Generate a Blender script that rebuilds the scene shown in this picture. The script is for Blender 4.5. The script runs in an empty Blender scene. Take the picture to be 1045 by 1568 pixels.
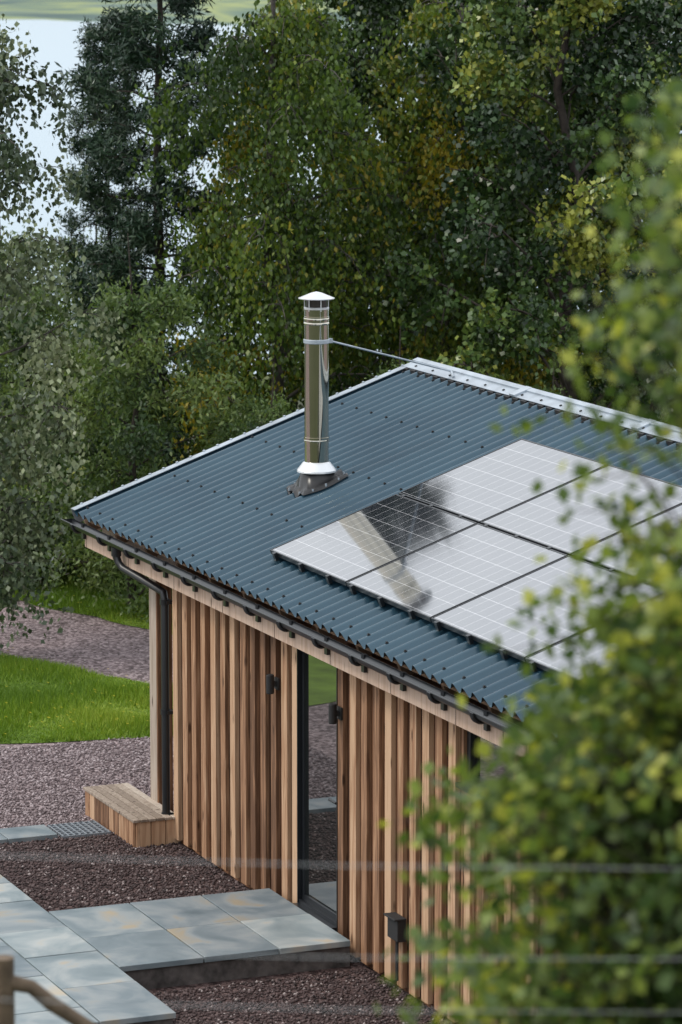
import bpy, math, random
import numpy as np
from mathutils import Matrix, Vector
sc=bpy.context.scene
rad=math.radians
# ------------------------------------------------------------------ helpers
def link(o,parent=None):
    sc.collection.objects.link(o)
    if parent is not None: o.parent=parent
    return o
def empty(name,loc=(0,0,0)):
    o=bpy.data.objects.new(name,None); o.location=loc; o.empty_display_size=.3
    return link(o)
def mesh_np(name,V,F,mats,midx=None,attr=None,smooth=False,parent=None,uv=None):
    me=bpy.data.meshes.new(name)
    V=np.asarray(V,np.float32)
    me.vertices.add(len(V)); me.vertices.foreach_set('co',V.ravel())
    loops=np.concatenate([f.ravel() for f in F]).astype(np.int32)
    tot=np.concatenate([np.full(len(f),f.shape[1]) for f in F]).astype(np.int32)
    start=np.concatenate([[0],np.cumsum(tot)[:-1]]).astype(np.int32)
    me.loops.add(len(loops)); me.loops.foreach_set('vertex_index',loops)
    me.polygons.add(len(tot)); me.polygons.foreach_set('loop_start',start)
    try: me.polygons.foreach_set('loop_total',tot)
    except Exception: pass
    for m in mats: me.materials.append(m)
    if midx is not None: me.polygons.foreach_set('material_index',np.asarray(midx,np.int32))
    if smooth is not False:
        s=np.ones(len(tot),bool) if smooth is True else smooth
        me.polygons.foreach_set('use_smooth',s)
    if attr is not None:
        a=me.attributes.new('lv','FLOAT','FACE'); a.data.foreach_set('value',np.asarray(attr,np.float32))
    me.update(calc_edges=True)
    return link(bpy.data.objects.new(name,me),parent)
class MB:
    def __init__(s): s.v=[];s.f=[];s.m=[];s.a=[];s.sm=[]
    def add(s,vs,fs,m=0,a=None,sm=False):
        n=len(s.v); s.v+= [tuple(v) for v in vs]
        a=random.random() if a is None else a
        for f in fs: s.f.append(tuple(i+n for i in f)); s.m.append(m); s.a.append(a); s.sm.append(sm)
    def box(s,x0,x1,y0,y1,z0,z1,m=0,a=None,M=None):
        vs=[(x,y,z) for z in (z0,z1) for y in (y0,y1) for x in (x0,x1)]
        if M is not None: vs=[M(*v) for v in vs]
        s.add(vs,[(0,2,3,1),(4,5,7,6),(0,1,5,4),(2,6,7,3),(0,4,6,2),(1,3,7,5)],m,a)
    def tube(s,pts,r,n=10,m=0,a=None,cap=True,sm=True):
        pts=[Vector(p) for p in pts]; rs=r if hasattr(r,'__len__') else [r]*len(pts)
        vs=[];fs=[]
        up=None
        for i,p in enumerate(pts):
            d=(pts[min(i+1,len(pts)-1)]-pts[max(i-1,0)]).normalized()
            if up is None:
                up=Vector((0,0,1)) if abs(d.z)<.9 else Vector((1,0,0))
            x=d.cross(up).normalized(); y=d.cross(x).normalized()
            for k in range(n):
                t=2*math.pi*k/n; vs.append(p+(x*math.cos(t)+y*math.sin(t))*rs[i])
        for i in range(len(pts)-1):
            for k in range(n):
                a0=i*n+k;a1=i*n+(k+1)%n; fs.append((a0,a1,a1+n,a0+n))
        s.add(vs,fs,m,a,sm)
        if cap:
            s.add(vs[:n],[tuple(range(n))],m,a); s.add(vs[-n:],[tuple(range(n))],m,a)
    def lathe(s,prof,cx,cy,n=32,m=0,sm=True):
        # every profile segment gets its own rings: smooth round the axis, crisp between segments
        for (r0,z0),(r1,z1) in zip(prof[:-1],prof[1:]):
            vs=[(cx+r*math.cos(2*math.pi*k/n),cy+r*math.sin(2*math.pi*k/n),z) for r,z in ((r0,z0),(r1,z1)) for k in range(n)]
            s.add(vs,[(k,(k+1)%n,n+(k+1)%n,n+k) for k in range(n)],m,.5,sm)
    def obj(s,name,mats,parent=None,bevel=0):
        me=bpy.data.meshes.new(name); me.from_pydata(s.v,[],s.f)
        for m in mats: me.materials.append(m)
        me.polygons.foreach_set('material_index',s.m); me.polygons.foreach_set('use_smooth',s.sm)
        a=me.attributes.new('lv','FLOAT','FACE'); a.data.foreach_set('value',s.a)
        me.update(); o=link(bpy.data.objects.new(name,me),parent)
        if bevel:
            b=o.modifiers.new('bevel','BEVEL'); b.width=bevel; b.segments=2; b.limit_method='ANGLE'
        return o
# ------------------------------------------------------------------ materials
def mat(name):
    m=bpy.data.materials.new(name); m.use_nodes=True; nt=m.node_tree
    return m,nt,nt.nodes['Principled BSDF']
def N(nt,t,**k):
    n=nt.nodes.new(t)
    for a,b in k.items(): setattr(n,a,b)
    return n
def ramp(nt,stops,fac):
    r=nt.nodes.new('ShaderNodeValToRGB'); e=r.color_ramp.elements
    while len(e)<len(stops): e.new(.5)
    for i,(p,c) in enumerate(stops): e[i].position=p; e[i].color=(*c,1)
    nt.links.new(fac,r.inputs['Fac']); return r
def simple(name,col,rough=.5,metal=0,spec=.5,noise=0,nscale=8,bump=0,bscale=60):
    m,nt,b=mat(name)
    b.inputs['Base Color'].default_value=(*col,1); b.inputs['Roughness'].default_value=rough
    b.inputs['Metallic'].default_value=metal; b.inputs['Specular IOR Level'].default_value=spec
    tc=N(nt,'ShaderNodeTexCoord')
    if noise:
        n=N(nt,'ShaderNodeTexNoise'); n.inputs['Scale'].default_value=nscale; n.inputs['Detail'].default_value=6
        nt.links.new(tc.outputs['Object'],n.inputs['Vector'])
        r=ramp(nt,[(.3,tuple(c*(1-noise) for c in col)),(.7,tuple(min(1,c*(1+noise)) for c in col))],n.outputs['Fac'])
        nt.links.new(r.outputs['Color'],b.inputs['Base Color'])
    if bump:
        n=N(nt,'ShaderNodeTexNoise'); n.inputs['Scale'].default_value=bscale
        nt.links.new(tc.outputs['Object'],n.inputs['Vector'])
        bp=N(nt,'ShaderNodeBump'); bp.inputs['Strength'].default_value=bump; bp.inputs['Distance'].default_value=.01
        nt.links.new(n.outputs['Fac'],bp.inputs['Height']); nt.links.new(bp.outputs['Normal'],b.inputs['Normal'])
    return m
def leafmat(name,stops,transl=.35,rough=.45):
    m,nt,b=mat(name)
    at=N(nt,'ShaderNodeAttribute',attribute_name='lv')
    r=ramp(nt,stops,at.outputs['Fac'])
    nt.links.new(r.outputs['Color'],b.inputs['Base Color']); b.inputs['Roughness'].default_value=rough
    b.inputs['Specular IOR Level'].default_value=.4
    if transl>0:
        tr=N(nt,'ShaderNodeBsdfTranslucent')
        g=N(nt,'ShaderNodeMix',data_type='RGBA',blend_type='MULTIPLY'); g.inputs['Factor'].default_value=1
        nt.links.new(r.outputs['Color'],g.inputs['A']); g.inputs['B'].default_value=(1.6,1.6,.7,1)
        nt.links.new(g.outputs['Result'],tr.inputs['Color'])
        mx=N(nt,'ShaderNodeMixShader'); mx.inputs['Fac'].default_value=transl
        nt.links.new(b.outputs[0],mx.inputs[1]); nt.links.new(tr.outputs[0],mx.inputs[2])
        nt.links.new(mx.outputs[0],nt.nodes['Material Output'].inputs['Surface'])
    return m
def woodmat(name,c0,c1,c2,rough=.7,zs=1.2,xs=22):
    m,nt,b=mat(name)
    tc=N(nt,'ShaderNodeTexCoord'); at=N(nt,'ShaderNodeAttribute',attribute_name='lv')
    ad=N(nt,'ShaderNodeVectorMath',operation='ADD')
    sc_=N(nt,'ShaderNodeVectorMath',operation='SCALE'); sc_.inputs['Scale'].default_value=7
    cx=N(nt,'ShaderNodeCombineXYZ')
    for k in 'XYZ': nt.links.new(at.outputs['Fac'],cx.inputs[k])
    nt.links.new(cx.outputs[0],sc_.inputs[0]); nt.links.new(tc.outputs['Object'],ad.inputs[0]); nt.links.new(sc_.outputs[0],ad.inputs[1])
    mp=N(nt,'ShaderNodeMapping'); mp.inputs['Scale'].default_value=(xs,xs,zs); nt.links.new(ad.outputs[0],mp.inputs['Vector'])
    n=N(nt,'ShaderNodeTexNoise'); n.inputs['Scale'].default_value=1.6; n.inputs['Detail'].default_value=7; n.inputs['Distortion'].default_value=.6
    nt.links.new(mp.outputs[0],n.inputs['Vector'])
    ma=N(nt,'ShaderNodeMath',operation='MULTIPLY_ADD'); ma.inputs[1].default_value=.6; nt.links.new(at.outputs['Fac'],ma.inputs[0])
    nt.links.new(n.outputs['Fac'],ma.inputs[2])
    sb=N(nt,'ShaderNodeMath',operation='SUBTRACT'); nt.links.new(ma.outputs[0],sb.inputs[0]); sb.inputs[1].default_value=.3
    r=ramp(nt,[(.25,c0),(.5,c1),(.75,c2)],sb.outputs[0])
    vo=N(nt,'ShaderNodeTexVoronoi'); vo.inputs['Scale'].default_value=1
    mk=N(nt,'ShaderNodeMapping'); mk.inputs['Scale'].default_value=(9,9,2.6); nt.links.new(ad.outputs[0],mk.inputs['Vector']); nt.links.new(mk.outputs[0],vo.inputs['Vector'])
    kr=ramp(nt,[(.08,(.28,.25,.23)),(.17,(1,1,1))],vo.outputs['Distance'])
    mu=N(nt,'ShaderNodeMix',data_type='RGBA',blend_type='MULTIPLY'); mu.inputs['Factor'].default_value=1
    nt.links.new(r.outputs['Color'],mu.inputs['A']); nt.links.new(kr.outputs['Color'],mu.inputs['B'])
    nt.links.new(mu.outputs['Result'],b.inputs['Base Color']); b.inputs['Roughness'].default_value=rough
    b.inputs['Specular IOR Level'].default_value=.3
    bp=N(nt,'ShaderNodeBump'); bp.inputs['Strength'].default_value=.35; bp.inputs['Distance'].default_value=.004
    nt.links.new(n.outputs['Fac'],bp.inputs['Height']); nt.links.new(bp.outputs['Normal'],b.inputs['Normal'])
    return m
def gravelmat(name,stops,scale=38,patch=.5):
    m,nt,b=mat(name)
    tc=N(nt,'ShaderNodeTexCoord')
    v=N(nt,'ShaderNodeTexVoronoi'); v.inputs['Scale'].default_value=scale; nt.links.new(tc.outputs['Object'],v.inputs['Vector'])
    sp=N(nt,'ShaderNodeSeparateColor'); nt.links.new(v.outputs['Color'],sp.inputs[0])
    r=ramp(nt,stops,sp.outputs[0])
    n=N(nt,'ShaderNodeTexNoise'); n.inputs['Scale'].default_value=.9; n.inputs['Detail'].default_value=5; nt.links.new(tc.outputs['Object'],n.inputs['Vector'])
    pr=ramp(nt,[(.3,(1-patch*.5,)*3),(.7,(1.15,1.12,1.1))],n.outputs['Fac'])
    mu=N(nt,'ShaderNodeMix',data_type='RGBA',blend_type='MULTIPLY'); mu.inputs['Factor'].default_value=1
    nt.links.new(r.outputs['Color'],mu.inputs['A']); nt.links.new(pr.outputs['Color'],mu.inputs['B'])
    nt.links.new(mu.outputs['Result'],b.inputs['Base Color']); b.inputs['Roughness'].default_value=.85
    b.inputs['Specular IOR Level'].default_value=.25
    bp=N(nt,'ShaderNodeBump'); bp.inputs['Strength'].default_value=1; bp.inputs['Distance'].default_value=.02; bp.invert=True
    nt.links.new(v.outputs['Distance'],bp.inputs['Height']); nt.links.new(bp.outputs['Normal'],b.inputs['Normal'])
    return m

M_birch=leafmat('leaf_birch',[(0,(.025,.052,.012)),(.5,(.08,.135,.022)),(.82,(.16,.205,.03)),(1,(.28,.23,.02))],.25)
M_willow=leafmat('leaf_willow',[(0,(.035,.068,.027)),(.5,(.10,.16,.05)),(1,(.19,.25,.085))],.25)
M_silver=leafmat('leaf_silver',[(0,(.045,.07,.035)),(.5,(.125,.16,.08)),(1,(.33,.37,.2))],0,.33)
M_dark=leafmat('leaf_dark',[(0,(.014,.035,.012)),(.5,(.055,.105,.025)),(.82,(.13,.19,.038)),(1,(.26,.28,.045))],0,.33)
M_pine=leafmat('needles',[(0,(.010,.03,.017)),(.6,(.026,.056,.03)),(1,(.06,.10,.05))],0)
M_fg=leafmat('leaf_foreground',[(0,(.03,.065,.022)),(.45,(.08,.135,.04)),(.85,(.21,.27,.06)),(1,(.42,.43,.08))],.35)
M_grass=leafmat('grass_blades',[(0,(.09,.17,.012)),(.6,(.17,.28,.018)),(1,(.29,.36,.045))],.2,.6)
M_bark=simple('bark',(.045,.036,.03),.9,noise=.5,nscale=14,bump=.5)
M_barkb=simple('birch_bark',(.06,.052,.046),.85,noise=.6,nscale=9,bump=.4)
M_wood=woodmat('larch_cladding',(.14,.072,.04),(.35,.19,.105),(.56,.37,.235))
M_wood_shade=woodmat('larch_recess_shaded',(.05,.022,.012),(.11,.048,.024),(.18,.085,.042))  # same larch darkened: shade between the boards put into the colour
M_fascia=woodmat('fascia_timber',(.28,.17,.115),(.44,.30,.22),(.56,.42,.33))
M_deck=woodmat('deck_timber',(.23,.18,.14),(.38,.31,.25),(.50,.43,.36))
M_black=simple('black_metal',(.012,.014,.017),.35,spec=.5)
M_blackm=simple('black_matte',(.015,.015,.016),.7)
M_trim=simple('galvanised_trim',(.38,.43,.48),.4,metal=.3,noise=.2,nscale=5)
M_wire=simple('fence_wire_steel',(.5,.52,.54),.5,metal=.3)
M_steel=simple('stainless_steel',(.56,.53,.45),.06,metal=1,noise=.05,nscale=3)
M_alu=simple('flashing_aluminium',(.72,.74,.76),.3,metal=.6)
M_yellow=simple('flower_yellow',(.7,.55,.03),.6)
M_roofu=simple('roof_underside',(.2,.13,.08),.8,noise=.2)

M_roof,nt,b=mat('painted_steel_roof')
tc=N(nt,'ShaderNodeTexCoord'); n=N(nt,'ShaderNodeTexNoise'); n.inputs['Scale'].default_value=1.3; n.inputs['Detail'].default_value=6
nt.links.new(tc.outputs['Object'],n.inputs['Vector'])
r=ramp(nt,[(.3,(.014,.040,.064)),(.7,(.024,.060,.088))],n.outputs['Fac']); nt.links.new(r.outputs['Color'],b.inputs['Base Color'])
r2=ramp(nt,[(.3,(.18,)*3),(.7,(.27,)*3)],n.outputs['Fac']); nt.links.new(r2.outputs['Color'],b.inputs['Roughness'])
b.inputs['IOR'].default_value=1.68
b.inputs['Specular Tint'].default_value=(.76,.92,1,1)
M_pv,nt,b=mat('solar_glass')
uvn=N(nt,'ShaderNodeUVMap'); br=N(nt,'ShaderNodeTexBrick'); br.offset=0; br.squash=1
br.inputs['Scale'].default_value=1; br.inputs['Mortar Size'].default_value=.0018; br.inputs['Brick Width'].default_value=.166; br.inputs['Row Height'].default_value=.2
br.inputs['Color1'].default_value=(.012,.014,.02,1); br.inputs['Color2'].default_value=(.016,.018,.026,1); br.inputs['Mortar'].default_value=(.6,.6,.62,1)
nt.links.new(uvn.outputs[0],br.inputs['Vector']); nt.links.new(br.outputs['Color'],b.inputs['Base Color'])
b.inputs['Roughness'].default_value=.06; b.inputs['IOR'].default_value=5.2
M_glass,nt,b=mat('window_glass')
b.inputs['Base Color'].default_value=(.01,.012,.012,1); b.inputs['Roughness'].default_value=.02; b.inputs['IOR'].default_value=3.8
M_stone,nt,b=mat('slate_paving')
tc=N(nt,'ShaderNodeTexCoord'); at=N(nt,'ShaderNodeAttribute',attribute_name='lv')
n=N(nt,'ShaderNodeTexNoise',noise_dimensions='4D'); n.inputs['Scale'].default_value=2.2; n.inputs['Detail'].default_value=8; n.inputs['Distortion'].default_value=.8
nt.links.new(tc.outputs['Object'],n.inputs['Vector'])
mw=N(nt,'ShaderNodeMath',operation='MULTIPLY'); mw.inputs[1].default_value=9; nt.links.new(at.outputs['Fac'],mw.inputs[0]); nt.links.new(mw.outputs[0],n.inputs['W'])
r=ramp(nt,[(.3,(.14,.185,.205)),(.46,(.22,.265,.285)),(.58,(.33,.36,.365)),(.68,(.42,.35,.25))],n.outputs['Fac'])
g=ramp(nt,[(.1,(.68,.71,.74)),(.9,(1.15,1.13,1.1))],at.outputs['Fac'])
mu=N(nt,'ShaderNodeMix',data_type='RGBA',blend_type='MULTIPLY'); mu.inputs['Factor'].default_value=1
nt.links.new(r.outputs['Color'],mu.inputs['A']); nt.links.new(g.outputs['Color'],mu.inputs['B']); nt.links.new(mu.outputs['Result'],b.inputs['Base Color'])
b.inputs['Roughness'].default_value=.45
bp=N(nt,'ShaderNodeBump'); bp.inputs['Strength'].default_value=.5; bp.inputs['Distance'].default_value=.012
nt.links.new(n.outputs['Fac'],bp.inputs['Height']); nt.links.new(bp.outputs['Normal'],b.inputs['Normal'])
M_gravel_p=gravelmat('gravel_pink',[(0,(.08,.06,.062)),(.5,(.20,.155,.16)),(1,(.40,.33,.34))],30)
M_gravel_d=gravelmat('gravel_dark',[(0,(.022,.014,.014)),(.5,(.065,.041,.040)),(1,(.15,.105,.10))],34)
M_pebble,nt,b=mat('pebble')
at=N(nt,'ShaderNodeAttribute',attribute_name='lv')
r=ramp(nt,[(0,(.02,.013,.013)),(.5,(.065,.041,.040)),(.9,(.14,.10,.096)),(1,(.34,.29,.28))],at.outputs['Fac']); nt.links.new(r.outputs['Color'],b.inputs['Base Color']); b.inputs['Roughness'].default_value=.8
M_pebble_p,nt,b=mat('pebble_pink')
at=N(nt,'ShaderNodeAttribute',attribute_name='lv')
r=ramp(nt,[(0,(.07,.05,.053)),(.5,(.20,.155,.16)),(1,(.48,.41,.42))],at.outputs['Fac']); nt.links.new(r.outputs['Color'],b.inputs['Base Color']); b.inputs['Roughness'].default_value=.85

# ------------------------------------------------------------------ camera
C=np.array([30.5978,-11.0656,8.0526]); psi,pit,fpx=.3913,.1574,5688.67
Fv=Vector((-math.cos(psi)*math.cos(pit),math.sin(psi)*math.cos(pit),-math.sin(pit))); Rv=Vector((math.sin(psi),math.cos(psi),0)); Uv=Rv.cross(Fv)
cd=bpy.data.cameras.new('camera'); cam=link(bpy.data.objects.new('camera',cd))
cam.matrix_world=Matrix(((Rv.x,Uv.x,-Fv.x,C[0]),(Rv.y,Uv.y,-Fv.y,C[1]),(Rv.z,Uv.z,-Fv.z,C[2]),(0,0,0,1)))
cd.sensor_fit='VERTICAL'; cd.sensor_height=36; cd.lens=36*fpx/1568; cd.clip_end=8000; cd.clip_start=.1
cd.dof.use_dof=True; cd.dof.focus_distance=32; cd.dof.aperture_fstop=4.2
sc.camera=cam
Fh=np.array([-math.cos(psi),math.sin(psi)]); Rh=np.array([math.sin(psi),math.cos(psi)])
def st(s,t): return C[:2]+Fh*s+Rh*t   # hillside coordinates: s ahead of the viewpoint terrace, t across
# ------------------------------------------------------------------ terrain
def sm(x,a,b):
    t=np.clip((x-a)/(b-a),0,1); return t*t*(3-2*t)
def ground_h(x,y):
    s=(x-C[0])*Fh[0]+(y-C[1])*Fh[1]; t=(x-C[0])*Rh[0]+(y-C[1])*Rh[1]
    z=-.12+np.clip(24-s,0,24)*.3*sm(24-s,-1,1.5)
    z=z-17.5*sm(s,60,170)
    far=np.clip(s-740,0,None)
    z=z+far*.02*(1+.35*np.sin(t*.006+1))+sm(s,760,1500)*18*np.sin(t*.011)+sm(s,1200,2600)*70
    return z
ss=np.concatenate([np.linspace(-40,66,90),np.linspace(68,220,24),np.linspace(240,730,12),np.linspace(740,1100,30),np.linspace(1150,4000,30)])
tt=np.concatenate([-np.geomspace(1800,22,26),np.linspace(-20,20,50),np.geomspace(22,1800,26)])
S,T=np.meshgrid(ss,tt,indexing='ij'); X=C[0]+Fh[0]*S+Rh[0]*T; Y=C[1]+Fh[1]*S+Rh[1]*T; Z=ground_h(X,Y)
V=np.stack([X,Y,Z],-1).reshape(-1,3); a=np.arange(len(ss)-1)[:,None]*len(tt)+np.arange(len(tt)-1)[None]; a=a.ravel()
F=np.stack([a,a+len(tt),a+len(tt)+1,a+1],1)
cs=(ss[:-1]+ss[1:])/2; cidx=np.repeat(cs,len(tt)-1)
M_field,nt,b=mat('far_fields')
tc=N(nt,'ShaderNodeTexCoord'); mp=N(nt,'ShaderNodeMapping'); mp.inputs['Scale'].default_value=(.004,.018,.01); mp.inputs['Rotation'].default_value=(0,0,.2)
nt.links.new(tc.outputs['Object'],mp.inputs['Vector']); n=N(nt,'ShaderNodeTexNoise'); n.inputs['Scale'].default_value=2.4; n.inputs['Detail'].default_value=4; nt.links.new(mp.outputs[0],n.inputs['Vector'])
r=ramp(nt,[(.38,(.045,.085,.075)),(.47,(.09,.145,.10)),(.54,(.24,.28,.10)),(.6,(.09,.14,.12))],n.outputs['Fac']); nt.links.new(r.outputs['Color'],b.inputs['Base Color']); b.inputs['Roughness'].default_value=.9
M_soil=simple('woodland_floor',(.05,.06,.025),.95,noise=.5,nscale=2,bump=.6,bscale=20)
mi=np.where(cidx>230,1,np.where((cidx<23)|(cidx>51),2,0))
mesh_np('ground',V,[F],[M_gravel_p,M_field,M_soil],midx=mi,smooth=True)
M_water,nt,b=mat('lake_water'); b.inputs['Base Color'].default_value=(.24,.34,.41,1); b.inputs['Roughness'].default_value=.25; b.inputs['IOR'].default_value=1.33
tc=N(nt,'ShaderNodeTexCoord'); n=N(nt,'ShaderNodeTexNoise'); n.inputs['Scale'].default_value=.3; nt.links.new(tc.outputs['Object'],n.inputs['Vector'])
bp=N(nt,'ShaderNodeBump'); bp.inputs['Strength'].default_value=.3; nt.links.new(n.outputs['Fac'],bp.inputs['Height']); nt.links.new(bp.outputs['Normal'],b.inputs['Normal'])
P=[(*st(100,-1500),-15.),(*st(100,1500),-15.),(*st(900,1500),-15.),(*st(900,-1500),-15.)]
mesh_np('lake_water',P,[np.array([[0,1,2,3]])],[M_water])

# ------------------------------------------------------------------ lawns
rng=np.random.default_rng(5)
def inpoly(px,py,poly):
    c=np.zeros(len(px),bool); n=len(poly)
    for i in range(n):
        x0,y0=poly[i];x1,y1=poly[(i+1)%n]
        k=((y0>py)!=(y1>py))&(px<(x1-x0)*(py-y0)/(y1-y0+1e-12)+x0); c^=k
    return c
L2=[(-3.8,3.45),(-6.67,2.11),(-8.87,1.06),(-20,-4.2),(-24,-16),(-7.5,-16),(-5.9,-7.5),(-4.51,-.3),(-4.21,1.23)]
L1=[(-6.6,4.3),(-9.71,3.15),(-12.41,2.16),(-22,-1.4),(-20,9),(-15,16),(-4,14),(-3,6.5)]
def wig(poly,seed):
    out=[];r=random.Random(seed)
    for i in range(len(poly)):
        a=poly[i];b_=poly[(i+1)%len(poly)];L=math.dist(a,b_);k=max(1,int(L/.35))
        for j in range(k):
            t=j/k; w=.06 if j else 0
            out.append((a[0]+(b_[0]-a[0])*t+r.uniform(-w,w),a[1]+(b_[1]-a[1])*t+r.uniform(-w,w)))
    return out
M_turf=simple('turf',(.11,.18,.018),.95,noise=.35,nscale=3,bump=.6,bscale=40)
for nm,poly,bb,dens,sd in [('lawn',L2,(-12,-3.5,-2.5,3.6),4200,1),('lawn',L1,(-16.5,-7,-.5,6),2600,2)]:
    pw=wig(poly,sd); V=[(x,y,-.112) for x,y in pw]; nb=len(V)
    n=int((bb[1]-bb[0])*(bb[3]-bb[2])*dens)
    x=rng.uniform(bb[0],bb[1],n); y=rng.uniform(bb[2],bb[3],n); k=inpoly(x,y,pw); x=x[k];y=y[k];n=len(x)
    hh=rng.uniform(.03,.09,n)*(1+.7*np.sin(x*3.1+np.sin(y*2.3)*2)*np.sin(y*2.7+x)); an=rng.uniform(0,6.283,n); w=.006
    lx=rng.normal(0,.025,n); ly=rng.normal(0,.025,n)
    A=np.stack([x-w*np.cos(an),y-w*np.sin(an),np.full(n,-.112)],1);B=np.stack([x+w*np.cos(an),y+w*np.sin(an),np.full(n,-.112)],1);D=np.stack([x+lx,y+ly,-.112+hh],1)
    nf=300 if sd==1 else 110
    fx=rng.uniform(bb[0],bb[1],nf*3); fy=rng.uniform(bb[2],bb[3],nf*3); kk=inpoly(fx,fy,pw); fx=fx[kk][:nf]; fy=fy[kk][:nf]; nf=len(fx); q=.017
    fz=rng.uniform(-.04,0.03,nf)
    FV=np.concatenate([np.stack([fx+dx,fy+dy,fz+dz],1) for dx,dy,dz in [(-q,0,0),(0,-q,.006),(q,0,0),(0,q,-.006)]])
    Vall=np.concatenate([np.array(V),A,B,D,FV]); i0=nb; ar=np.arange(n)
    tri=np.stack([i0+ar,i0+n+ar,i0+2*n+ar],1); f0=i0+3*n; fa=np.arange(nf)
    fq=np.stack([f0+fa,f0+nf+fa,f0+2*nf+fa,f0+3*nf+fa],1)
    att=np.concatenate([[.5],np.clip(rng.normal(.42,.28,n)+.5*np.sin(x*1.7+y*.9)*np.sin(y*1.3-x*.6),0,1),np.full(nf,.5)])
    mesh_np(nm,Vall,[np.arange(nb)[None],tri,fq],[M_turf,M_grass,M_yellow],midx=np.concatenate([[0],np.full(n,1),np.full(nf,2)]),attr=att)

bed=wig([(-.62,-4.5),(-.62,-.02),(9.5,-.02),(9.5,-4.5)],3)
mesh_np('gravel_bed',[(x,y,-.114) for x,y in bed],[np.arange(len(bed))[None]],[M_gravel_d])
def pebbles(name,m,x0,x1,y0,y1,n,r0,r1,z,excl=None):
    x=rng.uniform(x0,x1,n);y=rng.uniform(y0,y1,n)
    if excl is not None:
        k=~excl(x,y); x=x[k];y=y[k];n=len(x)
    c=np.stack([x,y,np.full(n,z)],1); r=rng.uniform(r0,r1,n)[:,None,None]
    base=np.array([(1,0,0),(-1,0,0),(0,1,0),(0,-1,0),(0,0,.75),(0,0,-.75)],float)
    an=rng.uniform(0,6.28,n);ca,sa=np.cos(an),np.sin(an); Rm=np.zeros((n,3,3));Rm[:,0,0]=ca;Rm[:,0,1]=-sa;Rm[:,1,0]=sa;Rm[:,1,1]=ca;Rm[:,2,2]=1
    V=np.einsum('nij,kj->nki',Rm,base)*r*rng.uniform(.6,1.2,(n,6,1))+c[:,None]
    fc=np.array([(0,2,4),(2,1,4),(1,3,4),(3,0,4),(2,0,5),(1,2,5),(3,1,5),(0,3,5)])
    F=(np.arange(n)[:,None,None]*6+fc[None]).reshape(-1,3)
    mesh_np(name,V.reshape(-1,3),[F],[m],attr=np.repeat(np.clip(rng.normal(.5,.27,n),0,1),8))
def inslab(x,y): return ((x>2.45)&(x<4.4)&(y>-2.1))|((x<5.7)&(x>1)&(y<-2.0))
pebbles('gravel_stones',M_pebble,-.62,7.2,-4.2,-.02,42000,.008,.022,-.108,inslab)
pebbles('gravel_stones',M_pebble_p,-4.3,-.62,-2.6,1.2,18000,.008,.022,-.114)

# ------------------------------------------------------------------ patio
mb=MB()
def paver(x0,x1,y0,y1):
    g=.006; mb.box(x0+g,x1-g,y0+g,y1-g,.055,.1+random.uniform(-.003,.003),0)
random.seed(4)
xs=[2.53,3.42,4.31]
for i in range(2):
    for y0,y1 in [(-.74,-.13),(-1.37,-.74),(-2.07,-1.37)]: paver(xs[i],xs[i+1],y0,y1)
for j,(y0,y1) in enumerate([(-2.67,-2.07),(-3.27,-2.67),(-3.87,-3.27),(-4.47,-3.87)]):
    x=.95 if j==0 else .6-.2*j
    while x<5.6:
        x1=min(5.62,x+random.choice([.6,.9,.75])); 
        if 5.62-x1<.3:x1=5.62
        paver(x,x1,y0,y1); x=x1
mb.box(2.56,4.28,-2.09,-.13,-.12,.054,1); mb.box(.98,5.59,-4.45,-2.092,-.12,.054,1)
M_edge=simple('patio_bed',(.09,.08,.076),.9,noise=.6,nscale=9,bump=1,bscale=12)
mb.obj('stone_patio',[M_stone,M_edge],bevel=.004)
mb=MB()
for y0,y1 in [(-1.95,-1.45),(-1.44,-.98)]: mb.box(-.95,-.55,y0,y1,-.12,-.07,0)
for yy in (-2.5,-3.05): mb.box(-.95,-.55,yy,yy+.53,-.12,-.07,0)
mb.obj('stone_path',[M_stone],bevel=.004)
M_grate=simple('grate_steel',(.25,.28,.31),.5,metal=.3)
mb=MB()
for i in range(9): mb.box(-.98,-.52,-.94+i*.055,-.925+i*.055,-.11,-.085,0)
for i in range(7): mb.box(-.98+i*.075,-.965+i*.075,-.94,-.485,-.112,-.087,0)
mb.obj('boot_scraper_grate',[M_grate])

# ------------------------------------------------------------------ cabin
cab=empty('timber_cabin')
a_=2.19; b_=.256; h_=2.583; th=.339; L=3.734; XR=8.9; WX=8.6
ct,s_=math.cos(th),math.sin(th)
def rf(x,s,d=0): return (x,-b_+s*ct-d*s_,h_+s*s_+d*ct)
pitch=.178; amp=.030
nx=int((XR+a_)/pitch*14)
xx=np.linspace(-a_,XR,nx+1); ds=amp*np.cos(2*np.pi*(xx+a_)/pitch)
rows=np.linspace(0,L,9)
V=np.array([[rf(x,s,d) for x,d in zip(xx,ds)] for s in rows]).reshape(-1,3)
k=np.arange(len(rows)-1)[:,None]*(nx+1)+np.arange(nx)[None];k=k.ravel()
mesh_np('roof',V,[np.stack([k,k+1,k+nx+2,k+nx+1],1)],[M_roof],smooth=True,parent=cab)
mb=MB()
for si,s in enumerate([.1,.95,1.85,2.75,3.5]):
    i=0
    while True:
        x=-a_+pitch*(2*i+(1 if si%2 else 0)+1); i+=1
        if x>XR-.05: break
        if x>1.8 and .4<s<3: continue
        M=lambda u,v,w,x=x,s=s: rf(x+u,s+v,amp+w)
        mb.box(-.011,.011,-.011,.011,-.002,.006,0,M=M); mb.box(-.006,.006,-.006,.006,.006,.014,0,M=M)
mb.obj('roof_screws',[M_blackm],cab)
mb=MB()
R_=lambda x,s,d: rf(x,s,d)
mb.box(-a_+.06,XR-.06,.04,L-.03,-.070,-.041,0,M=R_)
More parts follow.
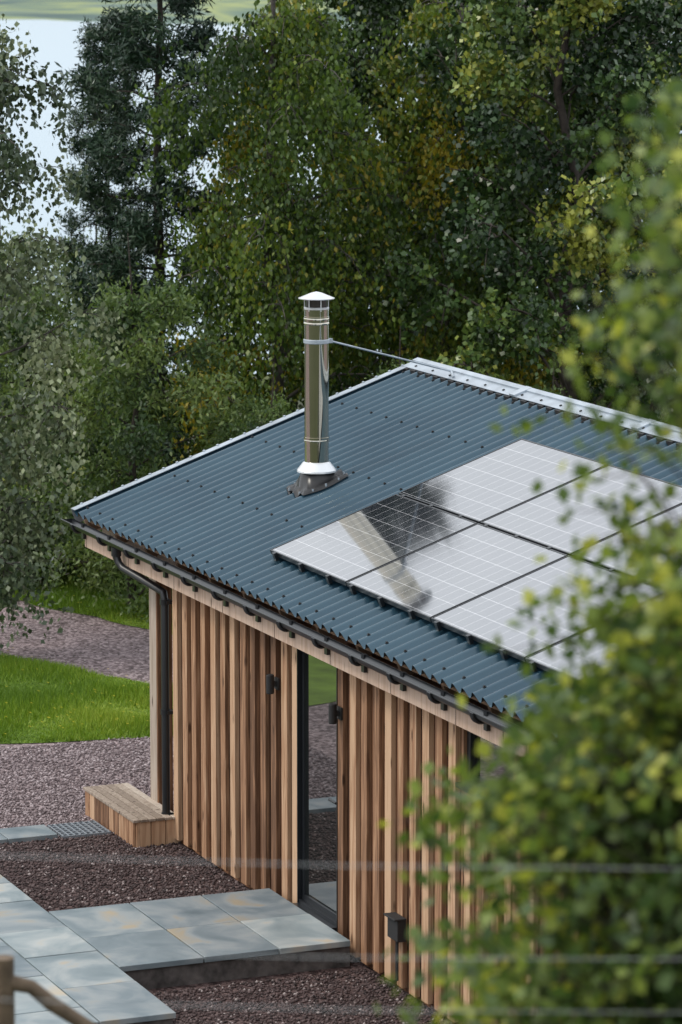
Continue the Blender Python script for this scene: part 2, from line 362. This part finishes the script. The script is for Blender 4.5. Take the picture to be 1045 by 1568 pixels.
for i in range(14):
    x=-a_+.1+i*.82; mb.box(x,x+.05,.06,L-.08,-.2,-.071,0,M=R_)
mb.obj('roof_deck',[M_roofu],cab)
mb=MB()
mb.box(-1.9,XR-.1,-b_+.015,-b_+.04,h_-.28,h_-.078,0)
for x in np.arange(-1.86,XR-.1,1.2): mb.box(x,x+.004,-b_+.012,-b_+.0149,h_-.28,h_-.078,1)
mb.box(-a_+.04,-a_+.07,.06,L-.03,-.24,-.042,0,M=R_); mb.box(XR-.07,XR-.04,.06,L-.03,-.24,-.042,0,M=R_)
mb.box(-1.9,XR-.1,-b_+.04,-.05,h_-.282,h_-.27,0)
mb.obj('fascia',[M_fascia,M_blackm],cab,bevel=.003)
mb=MB()
mb.box(-a_-.035,-a_+.075,0,L+.02,.032,.038,0,M=R_); mb.box(-a_-.037,-a_-.033,0,L+.02,-.12,.037,0,M=R_)
for i in range(26): mb.box(-a_-.04,-a_-.01,.1+i*.145,.12+i*.145,.038,.048,0,M=R_)
mb.box(-a_-.02,XR+.02,L-.15,L+.03,.036,.042,0,M=R_)
mb.box(-a_-.02,XR+.02,L-.03,L+.03,.0422,.058,0,M=R_)
mb.box(-a_-.02,XR+.02,L+.03,L+.034,-.14,.05,0,M=R_)
for i in range(28):
    x=-a_+.2+i*.4; mb.box(x,x+.02,L-.11,L-.09,.042,.052,1,M=R_)
for x in (.25,2.7,5.1): mb.box(x,x+.12,L-.153,L+.033,.043,.061,0,M=R_)
mb.obj('roof_trim',[M_trim,M_blackm],cab)
mb=MB()
i=0
while -a_+pitch*(i+.5)<XR:
    x=-a_+pitch*(i+.5); mb.box(x-.055,x+.055,L-.175,L-.155,-.030,.0355,0,M=R_); i+=1
mb.obj('ridge_filler',[M_blackm],cab)
mb=MB(); random.seed(9)
WT=2.40
def clad(x0,x1,z0,z1,p=.24):
    x=x0
    while x<x1-.02:
        w=min(random.uniform(.11,.13),x1-x)
        dy=random.uniform(-.003,.003)
        mb.box(x,x+w,-.064+dy,-.022,z0+random.uniform(-.008,.008),z1,0)
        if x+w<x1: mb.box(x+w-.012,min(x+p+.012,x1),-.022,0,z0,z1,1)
        x+=p
DX0,DX1=3.0,3.86
WA,WB,WZ0,WZ1=6.3,7.15,1.8,2.3
clad(0,DX0,-.06,WT); clad(DX1,WA,-.06,WT); clad(WA,WB,-.06,WZ0-.03); clad(WB,WX,-.06,WT)
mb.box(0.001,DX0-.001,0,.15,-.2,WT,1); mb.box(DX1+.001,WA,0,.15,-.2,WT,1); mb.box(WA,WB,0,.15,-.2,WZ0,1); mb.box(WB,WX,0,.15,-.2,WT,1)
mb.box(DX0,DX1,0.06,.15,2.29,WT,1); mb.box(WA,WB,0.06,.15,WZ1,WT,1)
def gable(x0,x1):
    zt=lambda y:h_+(y+b_)*math.tan(th)-.09
    y0,y1=.15,3.02
    vs=[(x,y,z) for x in (x0,x1) for y,z in ((y0,-.2),(y1,-.2),(y1,zt(y1)),(y0,zt(y0)))]
    mb.add(vs,[(0,3,2,1),(4,5,6,7),(0,1,5,4),(1,2,6,5),(2,3,7,6),(3,0,4,7)],1,.5)
gable(0,.12); gable(WX-.12,WX); mb.box(.12,WX-.12,2.9,3.02,-.2,3.5,1)
y=.15
while y<2.9:
    for xa,xb in ((-.03,0),(WX,WX+.03)): 
        mb.box(xa,xb,y,y+.115,-.06,h_+(y+b_)*math.tan(th)-.14,0)
    y+=.2
mb.obj('wall_cladding',[M_wood,M_wood_shade],cab,bevel=.003)
mb=MB(); mb.box(.03,WX-.03,.01,.1,-.21,-.05,0); mb.obj('plinth',[M_blackm],cab)
mb=MB()
mb.box(DX0,DX0+.012,-.07,.1,.05,2.3,0); mb.box(DX1-.012,DX1,-.07,.1,.05,2.3,0)
mb.box(3.013,3.06,-.03,.05,.06,2.28,0); mb.box(3.80,3.847,-.03,.05,.06,2.28,0)
mb.box(3.061,3.799,-.03,.05,2.2,2.28,0); mb.box(3.061,3.799,-.03,.05,.06,.16,0)
mb.box(3.013,3.847,-.12,-.031,.05,.085,0)
mb.box(3.013,3.847,-.06,-.031,.086,.115,0)
mb.box(3.81,3.83,-.05,-.03,1.0,1.14,0); mb.tube([(3.82,-.06,1.1),(3.67,-.06,1.1)],.011,8,0)
mb.box(3.062,3.798,-.02,.0,.161,2.199,1)
mb.obj('glazed_door',[M_black,M_glass],cab)
mb=MB()
for (xa,xb,za,zb) in [(WA,WA+.06,WZ0,WZ1),(WB-.06,WB,WZ0,WZ1),(WA+.061,WB-.061,WZ1-.06,WZ1),(WA+.061,WB-.061,WZ0,WZ0+.06)]: mb.box(xa,xb,-.04,.05,za,zb,0)
mb.box(WA+.061,WB-.061,0,.01,WZ0+.061,WZ1-.061,1)
mb.box(WA-.03,WB+.03,-.12,-.041,WZ0-.025,WZ0+.01,0)
mb.obj('window',[M_black,M_glass],cab)
mb=MB()
gy=-b_-.055; gz=h_-.06; gr=.058; n=12
vs=[];fs=[]
for x in (-a_-.02,XR+.02):
    for rr in (gr,gr-.006):
        for k in range(n+1):
            t=math.pi+math.pi*k/n; vs.append((x,gy+rr*math.cos(t),gz+rr*math.sin(t)))
m_=2*(n+1)
for k in range(n):
    fs.append((k,k+1,m_+k+1,m_+k)); q=n+1+k; fs.append((q+1,q,m_+q,m_+q+1))
fs.append((0,n+1,m_+n+1,m_)); fs.append((n,m_+n,m_+2*n+1,2*n+1))
mb.add(vs,fs,0,.5,True)
for x in (-a_-.02,XR+.02): mb.add([(x,gy+gr*math.cos(math.pi+math.pi*k/n),gz+gr*math.sin(math.pi+math.pi*k/n)) for k in range(n+1)],[tuple(range(n+1))],0)
mb.tube([(-a_-.02,gy-gr,gz),(XR,gy-gr,gz)],.007,6)
for x in np.arange(-1.9,XR,.75):
    pts=[(x,gy+(gr+.006)*math.cos(math.pi+math.pi*k/10),gz+(gr+.018)*math.sin(math.pi+math.pi*k/10)) for k in range(11)]
    for dx in (0,.02,.04): mb.tube([(p[0]+dx,p[1],p[2]) for p in pts],.013,6)
    mb.box(x-.008,x+.048,gy+gr-.02,-b_+.012,gz-.14,gz,0)
mb.obj('gutter',[M_black],cab)
mb=MB()
dp=(-.1,-.1)
mb.tube([(-.8,gy,gz-.05),(-.8,gy,gz-.13),(-.77,gy+.01,gz-.19),(-.70,gy+.03,gz-.23),(-.22,dp[1]-.03,gz-.34),(-.13,dp[1],gz-.37),(dp[0],dp[1],gz-.44),(dp[0],dp[1],-.1)],.036,14)
mb.lathe([(.046,gz-.13),(.046,gz-.05)],-.8,gy,14)
for z in (2.05,1.05,.1): mb.lathe([(.038,z),(.044,z),(.044,z+.05),(.038,z+.05)],dp[0],dp[1],14); mb.box(dp[0]-.01,dp[0]+.06,dp[1],-.0,z+.01,z+.04,0)
mb.lathe([(.075,-.12),(.075,-.09),(.03,-.088)],dp[0],dp[1],16)
mb.obj('downpipe',[M_black],cab)
mb=MB()
mb.box(-.72,-.54,-.03,.12,-.12,2.42,0); mb.box(-.539,-.515,-.028,.118,-.12,2.42,1)  # orange plate on the side face paints in the porch shade
mb.box(-2.05,-.03,-.02,.08,2.36,2.47,0)
mb.obj('porch_post',[M_deck,M_wood],cab,bevel=.004)
mb=MB()
for i in range(6):
    y0=-.46+i*.075; mb.box(-1.38,.04,y0,y0+.066,.115,.14,0)
for i in range(10):
    x=-1.35+i*.136; mb.box(x,x+.127,-.45,-.425,-.12,.113,1)
for i in range(3):
    y0=-.424+i*.14; mb.box(.0,.022,y0,y0+.132,-.12,.113,1)
mb.box(-1.34,-.002,-.42,0,-.12,.08,1)
mb.obj('timber_step',[M_deck,M_wood],bevel=.003)
for x,z in ((2.57,1.84),(3.93,1.86)):
    mb=MB(); mb.box(x-.045,x+.045,-.081,-.067,z-.05,z+.05,0); mb.box(x-.02,x+.02,-.12,-.081,z-.02,z+.02,0)
    mb.lathe([(0,z-.08),(.03,z-.08),(.033,z-.07),(.033,z+.07),(.03,z+.08),(0,z+.08)],x,-.135,16)
    mb.obj('outdoor_wall_light',[M_blackm])
mb=MB(); mb.box(5.05,5.25,-.14,-.067,.33,.5,0); mb.box(5.04,5.26,-.17,-.067,.5,.515,0); mb.tube([(5.15,-.1,.33),(5.15,-.1,.0)],.014,8); mb.obj('outdoor_socket_box',[M_blackm],bevel=.006)

# chimney
ch=empty('flue_chimney',(0,0,0)); cx,cy=.3,1.2; zr=h_+(cy+b_)*math.tan(th)
ZT=zr+1.74
mb=MB()
mb.lathe([(.108,zr+.2),(.108,zr+.4),(.114,zr+.402),(.114,zr+.445),(.108,zr+.447),(.108,ZT-.26),(.113,ZT-.258),(.113,ZT-.22),(.108,ZT-.218),(.108,ZT-.16),(.095,ZT-.155),(.09,ZT-.15)],cx,cy,96)
for z in (zr+.418,ZT-.24,ZT-.28): mb.lathe([(.1095,z-.012),(.1135,z-.008),(.1155,z),(.1135,z+.008),(.1095,z+.012)],cx,cy,96)
mb.obj('pipe',[M_steel],ch)
mb=MB()
mb.lathe([(.092,ZT-.155),(.092,ZT-.06)],cx,cy,24); 
mb.obj('mesh_guard',[simple('dark_steel',(.06,.055,.05),.4,metal=.8)],ch)
mb=MB()
mb.lathe([(.16,ZT-.065),(.162,ZT-.058),(.05,ZT-.012),(.0,ZT)],cx,cy,40); mb.lathe([(.16,ZT-.065),(.10,ZT-.07),(0,ZT-.07)],cx,cy,40)
for k in range(6):
    t=k*math.pi/3; mb.tube([(cx+.105*math.cos(t),cy+.105*math.sin(t),ZT-.17),(cx+.105*math.cos(t),cy+.105*math.sin(t),ZT-.06)],.006,6)
mb.lathe([(.1,ZT-.16),(.112,ZT-.155),(.112,ZT-.14),(.1,ZT-.135)],cx,cy,40)
mb.obj('cowl',[M_alu],ch)
mb=MB()
mb.lathe([(.109,zr+.225),(.125,zr+.215),(.175,zr+.15),(.177,zr+.135),(.15,zr+.14)],cx,cy,40); mb.obj('storm_collar',[M_alu],ch)
mb=MB(); n=40; prof=[(.12,.17,0),(.15,.12,.3),(.165,.05,.8),(.21,.035,1),(.235,.03,1)]
vs=[];fs=[]
for r_,dz,k_ in prof:
    for k in range(n):
        t=2*math.pi*k/n; c,s2=math.cos(t),math.sin(t)
        if k_>=.8: e=1/max(abs(c),abs(s2)); e=1+(e-1)*.75
        else: e=1
        X_=cx+r_*c*e; Y_=cy+r_*s2*e; cr=amp*math.cos(2*math.pi*(X_+a_)/pitch)
        vs.append((X_,Y_,zr+dz+(Y_-cy)*math.tan(th)*k_+cr*(1 if k_==1 else 0)))
for i in range(len(prof)-1):
    for k in range(n): fs.append((i*n+k,i*n+(k+1)%n,(i+1)*n+(k+1)%n,(i+1)*n+k))
mb.add(vs,fs,0,.5,True)
for k in range(12):
    t=2*math.pi*k/12; c,s2=math.cos(t),math.sin(t); e=1+(1/max(abs(c),abs(s2))-1)*.75; X_=cx+.22*c*e;Y_=cy+.22*s2*e
    mb.box(X_-.007,X_+.007,Y_-.007,Y_+.007,zr+(Y_-cy)*math.tan(th)+.03,zr+(Y_-cy)*math.tan(th)+.055,1)
mb.obj('rubber_flashing',[simple('rubber',(.012,.012,.013),.3),M_trim],ch)
mb=MB(); p0=(cx+.02,cy+.11,zr+1.30); p1=rf(-1.25,L-.05,.06)
mb.tube([p0,p1],.009,8); mb.tube([p1,rf(-1.05,L-.12,.05)],.014,6); mb.lathe([(.110,zr+1.28),(.116,zr+1.285),(.116,zr+1.315),(.110,zr+1.32)],cx,cy,48)
mb.box(p0[0]-.02,p0[0]+.02,p0[1]-.01,p0[1]+.03,p0[2]-.02,p0[2]+.02,0)
mb.obj('stay_rod',[M_trim],ch)

px,ps,pw,pl=1.84,.465,1.661,1.229
for i in range(4):
    for j in range(2):
        x0=px+i*(pw+.02); s0=ps+j*(pl+.02); mb=MB()
        M=lambda u,v,w,x0=x0,s0=s0: rf(x0+u,s0+v,w)
        f=.012
        mb.box(0,pw,0,f,.062,.1,0,M=M); mb.box(0,pw,pl-f,pl,.062,.1,0,M=M); mb.box(0,f,f,pl-f,.062,.1,0,M=M); mb.box(pw-f,pw,f,pl-f,.062,.1,0,M=M)
        mb.box(f,pw-f,f,pl-f,.064,.097,1,M=M)
        for u in (.12,.7,1.3): mb.box(u,u+.05,-.03,.0,.033,.104,0,M=M)
        o=mb.obj('solar_panel',[M_black,M_pv])
        me=o.data; uvl=me.uv_layers.new(name='UVMap')
        for lp in me.loops:
            v=me.vertices[lp.vertex_index].co; uvl.data[lp.index].uv=(v.x-x0,(v.y+b_)/ct-s0)
mb=MB()
for s in (.7,1.35,1.95,2.65): mb.box(px-.06,px+4*(pw+.02)+.04,s,s+.04,.0305,.06,0,M=R_)
mb.obj('panel_mounting_rails',[M_black],cab)

# ------------------------------------------------------------------ trees
def nrm(a): return a/(np.linalg.norm(a,axis=-1,keepdims=True)+1e-9)
def tubes_np(lines,n):
    Vs=[];Fs=[];o=0
    ang=np.arange(n)*2*np.pi/n; cc,ss_=np.cos(ang),np.sin(ang)
    for P,r in lines:
        k=len(P); d=nrm(np.gradient(P,axis=0)); up=np.where(np.abs(d[:,2:3])<.9,np.array([[0,0,1.]]),np.array([[1.,0,0]]))
        x=nrm(np.cross(d,up)); y=np.cross(d,x)
        ring=P[:,None]+(x[:,None]*cc[None,:,None]+y[:,None]*ss_[None,:,None])*np.asarray(r)[:,None,None]
        Vs.append(ring.reshape(-1,3)); i=(np.arange(k-1)[:,None]*n+np.arange(n)[None]).ravel(); j=(np.arange(k-1)[:,None]*n+(np.arange(n)+1)[None]%n).ravel()
        Fs.append(np.stack([i,j,j+n,i+n],1)+o); o+=k*n
    return np.concatenate(Vs),np.concatenate(Fs)
def leaves_np(c,l,w,rg,down=.5):
    n=len(c); a=nrm(rg.normal(0,1,(n,3))+np.array([0,0,-down*2])); b=nrm(np.cross(a,rg.normal(0,1,(n,3))))
    sz=rg.uniform(.65,1.25,n)[:,None]
    V=np.stack([c-a*l/2*sz,c+b*w/2*sz-a*l*.08*sz,c+a*l/2*sz,c-b*w/2*sz-a*l*.08*sz],1)
    return V.reshape(-1,3)
def make_tree(name,H,R,seed,mleaf,mbark,nlimb=26,nsub=9,nstr=7,nleaf=16,leaf=.07,lw=.05,droop=.8,strand=.9,lo=.12,tr=.16,prof='oval',jit=.07,lean=(0,0),vary=.2):
    rg=np.random.default_rng(seed); lines=[]
    k=10; tz=np.linspace(0,1,k); wob=np.cumsum(rg.normal(0,.01*H,(k,2)),0); wob-=wob[0]
    if prof=='cone': wob*=.25
    TP=np.stack([wob[:,0]+lean[0]*tz**1.5,wob[:,1]+lean[1]*tz**1.5,tz*H*.97-.3*(tz==0)],1); lines.append((TP,tr*(1-tz*.92)))
    trunk=lambda f: np.array([np.interp(f,tz,TP[:,i]) for i in range(3)])
    st_c=[];st_d=[];st_l=[];st_v=[]
    for i in range(nlimb):
        f=lo+(1-lo)*(i+rg.random()*.8)/nlimb; f=min(f,.98)
        if prof=='oval': rr=R*math.sin(math.pi*min(1,(.18+.8*(f-lo)/(1-lo))))**.6
        elif prof=='cone': rr=R*(1-f)**.6+.2
        else: rr=R*math.sqrt(max(.05,1-((f-lo)/(1-lo))**2.2))
        rr*=rg.uniform(.6,1.15); az=i*2.4+rg.uniform(-.4,.4); p0=trunk(f*(.82 if prof!='cone' else 1))
        rise=(.55 if prof=='oval' else .35 if prof!='cone' else .12)*rr
        t=np.linspace(0,1,7)[:,None]; d=np.array([math.cos(az),math.sin(az),0])
        P=p0+d*rr*t+np.array([0,0,1])*(rise*1.6*t-droop*rr*.55*t**2.4)+np.cumsum(rg.normal(0,.03*rr,(7,3)),0)*np.minimum(1,t*3)
        lr=max(.015,tr*.3*(1-f*.7)); lines.append((P,lr*(1-t[:,0]*.85)))
        lv=rg.normal(0,vary)
        for j in range(nsub):
            u=rg.uniform(.12,1)**.8; q=np.array([np.interp(u,t[:,0],P[:,m]) for m in range(3)])
            L_=max(.3,rr*rg.uniform(.2,.42)*(1.15-u*.5)); dd=nrm(rg.normal(0,1,3)*np.array([1,1,.6])+d*.7+np.array([0,0,.25]))
            tt_=np.linspace(0,1,5)[:,None]; Q=q+dd*L_*tt_+np.array([0,0,-1])*droop*L_*.6*tt_**2
            lines.append((Q,lr*.35*(1-tt_[:,0]*.8)+.002))
            v=lv+rg.normal(0,.14)
            for m in range(nstr):
                w=rg.uniform(.15,1); s0=q+(dd*L_*w+np.array([0,0,-1])*droop*L_*.6*w*w)
                st_c.append(s0); st_d.append(nrm(rg.normal(0,1,3)*.6+dd*.4+np.array([0,0,-droop*1.3+.25]))); st_l.append(strand*rg.uniform(.35,1.1)); st_v.append(v)
    st_c=np.array(st_c);st_d=np.array(st_d);st_l=np.array(st_l);st_v=np.array(st_v); ns=len(st_c)
    t=rg.random((ns,nleaf)); c=st_c[:,None]+st_d[:,None]*(st_l[:,None]*t)[...,None]; c[...,2]-=droop*.35*st_l[:,None]*t**2
    c+=rg.normal(0,jit,c.shape); c=c.reshape(-1,3)
    V2=leaves_np(c,leaf,lw,rg,down=.9*droop); att=np.clip(.45+np.repeat(st_v,nleaf)+rg.normal(0,.17,len(c)),0,1)
    V1,F1=tubes_np(lines,5); nl=len(c); F2=np.arange(nl*4).reshape(-1,4)+len(V1)
    return mesh_np(name,np.concatenate([V1,V2]),[F1,F2],[mbark,mleaf],midx=np.concatenate([np.zeros(len(F1)),np.ones(nl)]),attr=np.concatenate([np.full(len(F1),.5),att]),smooth=np.concatenate([np.ones(len(F1),bool),np.zeros(nl,bool)]))
def place(o,s,t,rot=0,scale=1):
    x,y=st(s,t); o.location=(x,y,float(ground_h(x,y))); o.rotation_euler=(0,0,rot); o.scale=(scale,)*3; return o
def inst(o,s,t,rot,scale):
    return place(link(bpy.data.objects.new(o.name.split('.')[0],o.data.copy())),s,t,rot,scale)
A=make_tree('weeping_birch',9.2,1.75,11,M_birch,M_barkb,nlimb=36,nsub=9,nstr=6,nleaf=20,leaf=.078,lw=.05,droop=1.25,strand=1.2,lo=.08,tr=.12,vary=.26)
place(A,46.5,-.75,0)
B=make_tree('broadleaf_tree',9.6,2.2,21,M_dark,M_bark,nlimb=38,nsub=9,nstr=6,nleaf=21,leaf=.085,lw=.068,droop=.5,strand=.38,lo=.08,jit=.06,tr=.13,vary=.27)
place(B,44.5,2.9,.5)
W=make_tree('willow_tree',4.7,1.25,31,M_willow,M_bark,nlimb=26,nsub=7,nstr=6,nleaf=20,leaf=.08,lw=.034,droop=.45,strand=.42,lo=.04,prof='dome',tr=.07)
place(W,44,-2.5,0)
Sb=make_tree('silver_birch',8.8,1.45,41,M_silver,M_barkb,nlimb=28,nsub=8,nstr=6,nleaf=16,leaf=.075,lw=.058,droop=.95,strand=.65,lo=.1,tr=.08,vary=.25)
place(Sb,41,-4.1,0)
Pn=make_tree('pine_tree',10.8,1.25,51,M_pine,M_bark,nlimb=56,nsub=7,nstr=6,nleaf=22,leaf=.13,lw=.027,droop=.1,strand=.3,lo=.12,prof='cone',tr=.10,jit=.06)
place(Pn,47.5,-2.35,0)
inst(Pn,49.5,-3.05,2.0,.66)
inst(A,47.5,1.1,2.1,.98); inst(A,50,2.3,1.1,1.0)
inst(B,48.5,4.6,3.3,1.0); inst(B,50,.9,2.0,.98)
inst(W,47,-4.2,1.4,.9); inst(W,43,-.9,2.5,.68); inst(W,44,.9,4.4,.75); inst(W,50,-3.2,3.5,1.0); inst(W,52,-4.9,.5,.98); inst(W,43,2.3,1.9,.7)
# trees on the terrace behind the viewpoint (seen mirrored in the flue and the glazing)
inst(B,-9,-6.5,1.0,1.0); inst(B,-7,5.5,4.0,1.0); inst(A,-11,-.5,2.2,1.0)
U=make_tree('understorey_shrub',1.5,.85,61,M_dark,M_bark,nlimb=14,nsub=5,nstr=5,nleaf=11,leaf=.075,lw=.055,droop=.4,strand=.3,lo=.05,prof='dome',tr=.03)
place(U,46,-4.6,.3)
for s_2,t_2,r_2,k_2 in ((45.6,-3.9,1.3,1),(46.2,-3.2,2.2,1.1),(45.2,-2.6,3.1,.95),(46.8,-5.2,4.1,1.2),(47.5,-4.3,5,1.3),(45.5,-2.0,.9,.9)):
    inst(U,s_2,t_2,r_2,k_2)
# woodland belt behind the garden trees: one mass of many crowns
rg=np.random.default_rng(91); cc_=[];vv_=[];lines=[]
for i in range(190):
    t_=rg.uniform(-1.35,7.5); s_2=rg.uniform(52.5,57); z=rg.uniform(.3,9.3)
    if t_<-.4 and z>6.5: continue
    r_=rg.uniform(.5,1.0); n=260; d=nrm(rg.normal(0,1,(n,3)))*(rg.uniform(.55,1.05,(n,1)))*r_*np.array([1,1,.8])
    x,y=st(s_2,t_); cc_.append(d+np.array([x,y,z])); vv_.append(np.full(n,rg.normal(.3,.12)))
for t_ in (-1,.4,1.7,2.9,4.1,5.4,6.6):
    x,y=st(54.5,t_); zz=np.linspace(-.3,8.8,7); lines.append((np.stack([x+np.cumsum(rg.normal(0,.08,7)),y+np.cumsum(rg.normal(0,.08,7)),zz],1),np.linspace(.12,.02,7)))
c=np.concatenate(cc_); V2=leaves_np(c,.15,.11,rg,.3); V1,F1=tubes_np(lines,5); nl=len(c)
mesh_np('woodland_belt',np.concatenate([V1,V2]),[F1,np.arange(nl*4).reshape(-1,4)+len(V1)],[M_bark,M_dark],midx=np.concatenate([np.zeros(len(F1)),np.ones(nl)]),attr=np.concatenate([np.full(len(F1),.5),np.clip(np.concatenate(vv_)+rg.normal(0,.12,nl),0,1)]))

# ------------------------------------------------------------------ foreground shrub
rg=np.random.default_rng(77); D0=8.6
tab_v=np.array([150,230,300,450,550,700,800,900,1000,1060,1150,1250,1320,1400,1500,1600,1900])
tab_u=np.array([1040,940,900,885,855,845,860,805,795,735,705,600,590,650,630,600,700])
tz=8.0526-D0*np.tan(.1574+(tab_v-784)/5688.67); tl=(tab_u-522.5)/5688.67*D0
order=np.argsort(tz); tz=tz[order]; tl=tl[order]
def lmin(z): return np.interp(z,tz,tl)
base=np.array([*st(D0,1.15),0]); base[2]=float(ground_h(base[0],base[1]))
lines=[];cs_=[];vs_=[]
for tdx,tds in ((0,0),(.25,.3),(-.12,-.25),(.5,-.1),(.8,.2)):
    top=np.array([*st(D0+tds*1.2,1.0+tdx),7.6+rg.uniform(-.3,.1)]); t=np.linspace(0,1,8)[:,None]
    lines.append((base+np.array([tdx*.3,tds*.3,-.1])+(top-base)*t+np.cumsum(rg.normal(0,.02,(8,3)),0),.028*(1-t[:,0]*.85)))
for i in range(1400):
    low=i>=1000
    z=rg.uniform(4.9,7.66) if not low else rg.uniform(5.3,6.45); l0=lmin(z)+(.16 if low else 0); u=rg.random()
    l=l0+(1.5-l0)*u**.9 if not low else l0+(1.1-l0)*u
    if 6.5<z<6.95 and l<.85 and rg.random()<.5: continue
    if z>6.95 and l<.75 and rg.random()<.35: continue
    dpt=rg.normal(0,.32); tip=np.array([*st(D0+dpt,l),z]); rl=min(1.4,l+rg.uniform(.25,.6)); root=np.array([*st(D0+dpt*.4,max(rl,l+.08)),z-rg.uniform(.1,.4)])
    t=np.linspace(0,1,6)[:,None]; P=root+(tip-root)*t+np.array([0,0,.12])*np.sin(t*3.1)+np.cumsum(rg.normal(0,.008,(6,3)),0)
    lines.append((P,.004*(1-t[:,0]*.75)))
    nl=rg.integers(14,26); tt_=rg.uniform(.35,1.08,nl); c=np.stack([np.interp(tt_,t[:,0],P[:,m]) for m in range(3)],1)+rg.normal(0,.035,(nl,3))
    cs_.append(c); vs_.append(np.clip(.36+.62*(1-u)*rg.random()+rg.normal(0,.18,nl)-.22*(z<6.1)*min(1,u*1.6),0,1))  # leaf colour carries the light: outer sprays lit, low inner ones shaded
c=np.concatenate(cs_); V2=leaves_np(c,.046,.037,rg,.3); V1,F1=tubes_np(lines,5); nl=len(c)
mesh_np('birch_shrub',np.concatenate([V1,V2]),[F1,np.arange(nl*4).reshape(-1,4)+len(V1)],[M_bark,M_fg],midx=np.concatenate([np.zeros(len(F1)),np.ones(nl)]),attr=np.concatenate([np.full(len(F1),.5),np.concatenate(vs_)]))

mb=MB()
for z,dz in ((6.0,.03),(5.79,.02),(5.67,.03),(5.45,0),(5.2,0),(4.95,0)):
    mb.tube([(*st(8,-1.3),z+dz),(*st(8,0),z-.01),(*st(8,2.2),z-dz)],.0011,5,1)
for t_ in (-1.3,2.2):
    x,y=st(8,t_); mb.tube([(x,y,float(ground_h(x,y))-.2),(x,y,6.1)],.05,12,0)
M_fence=simple('fence_post_wood',(.12,.085,.055),.85,noise=.4,nscale=12,bump=.5)
mb.obj('wire_fence',[M_fence,M_wire])
mb=MB()
x,y=st(13,-1.22); mb.tube([(x,y,float(ground_h(x,y))-.2),(x,y,4.36)],.04,12,0)
pts=[(-1.21,4.27),(-1.12,4.25),(-1.05,4.19),(-.96,4.13),(-.86,4.06),(-.7,3.9),(-.45,3.6),(-.2,3.2),(-.1,3.0)]
mb.tube([(*st(13,a),z) for a,z in pts],[.03,.026,.028,.025,.027,.026,.027,.026,.025],10,0)
mb.obj('rustic_handrail',[M_fence])

# ------------------------------------------------------------------ light: high bright cloud with a weak sun behind it
el,az=rad(52),math.atan2(-.85,-.25)
sd=Vector((math.cos(el)*math.cos(az),math.cos(el)*math.sin(az),math.sin(el)))
sl=bpy.data.lights.new('sun','SUN'); sl.energy=1.5; sl.angle=rad(12); sl.color=(1,.94,.84)
so=link(bpy.data.objects.new('sun',sl)); so.rotation_euler=sd.to_track_quat('Z','Y').to_euler()
w=bpy.data.worlds.new('World'); sc.world=w; w.use_nodes=True; nt=w.node_tree; bg=nt.nodes['Background']
sky=N(nt,'ShaderNodeTexSky'); sky.sky_type='NISHITA'; sky.sun_disc=False; sky.sun_elevation=el; sky.sun_rotation=math.pi/2-az
sky.air_density=1.0; sky.dust_density=6; sky.ozone_density=1
tc=N(nt,'ShaderNodeTexCoord'); n=N(nt,'ShaderNodeTexNoise'); n.inputs['Scale'].default_value=2.2; n.inputs['Detail'].default_value=6
mp=N(nt,'ShaderNodeMapping'); mp.inputs['Scale'].default_value=(1,1,3); nt.links.new(tc.outputs['Generated'],mp.inputs['Vector']); nt.links.new(mp.outputs[0],n.inputs['Vector'])
cl=ramp(nt,[(.32,(.6,.6,.6)),(.56,(.98,.98,.98))],n.outputs['Fac'])
mx=N(nt,'ShaderNodeMix',data_type='RGBA'); nt.links.new(cl.outputs['Color'],mx.inputs['Factor']); nt.links.new(sky.outputs[0],mx.inputs['A']); mx.inputs['B'].default_value=(9.2,9.6,10.1,1)
nt.links.new(mx.outputs['Result'],bg.inputs['Color']); bg.inputs['Strength'].default_value=.15
sc.view_settings.view_transform='Standard'; sc.view_settings.look='None'; sc.view_settings.exposure=0
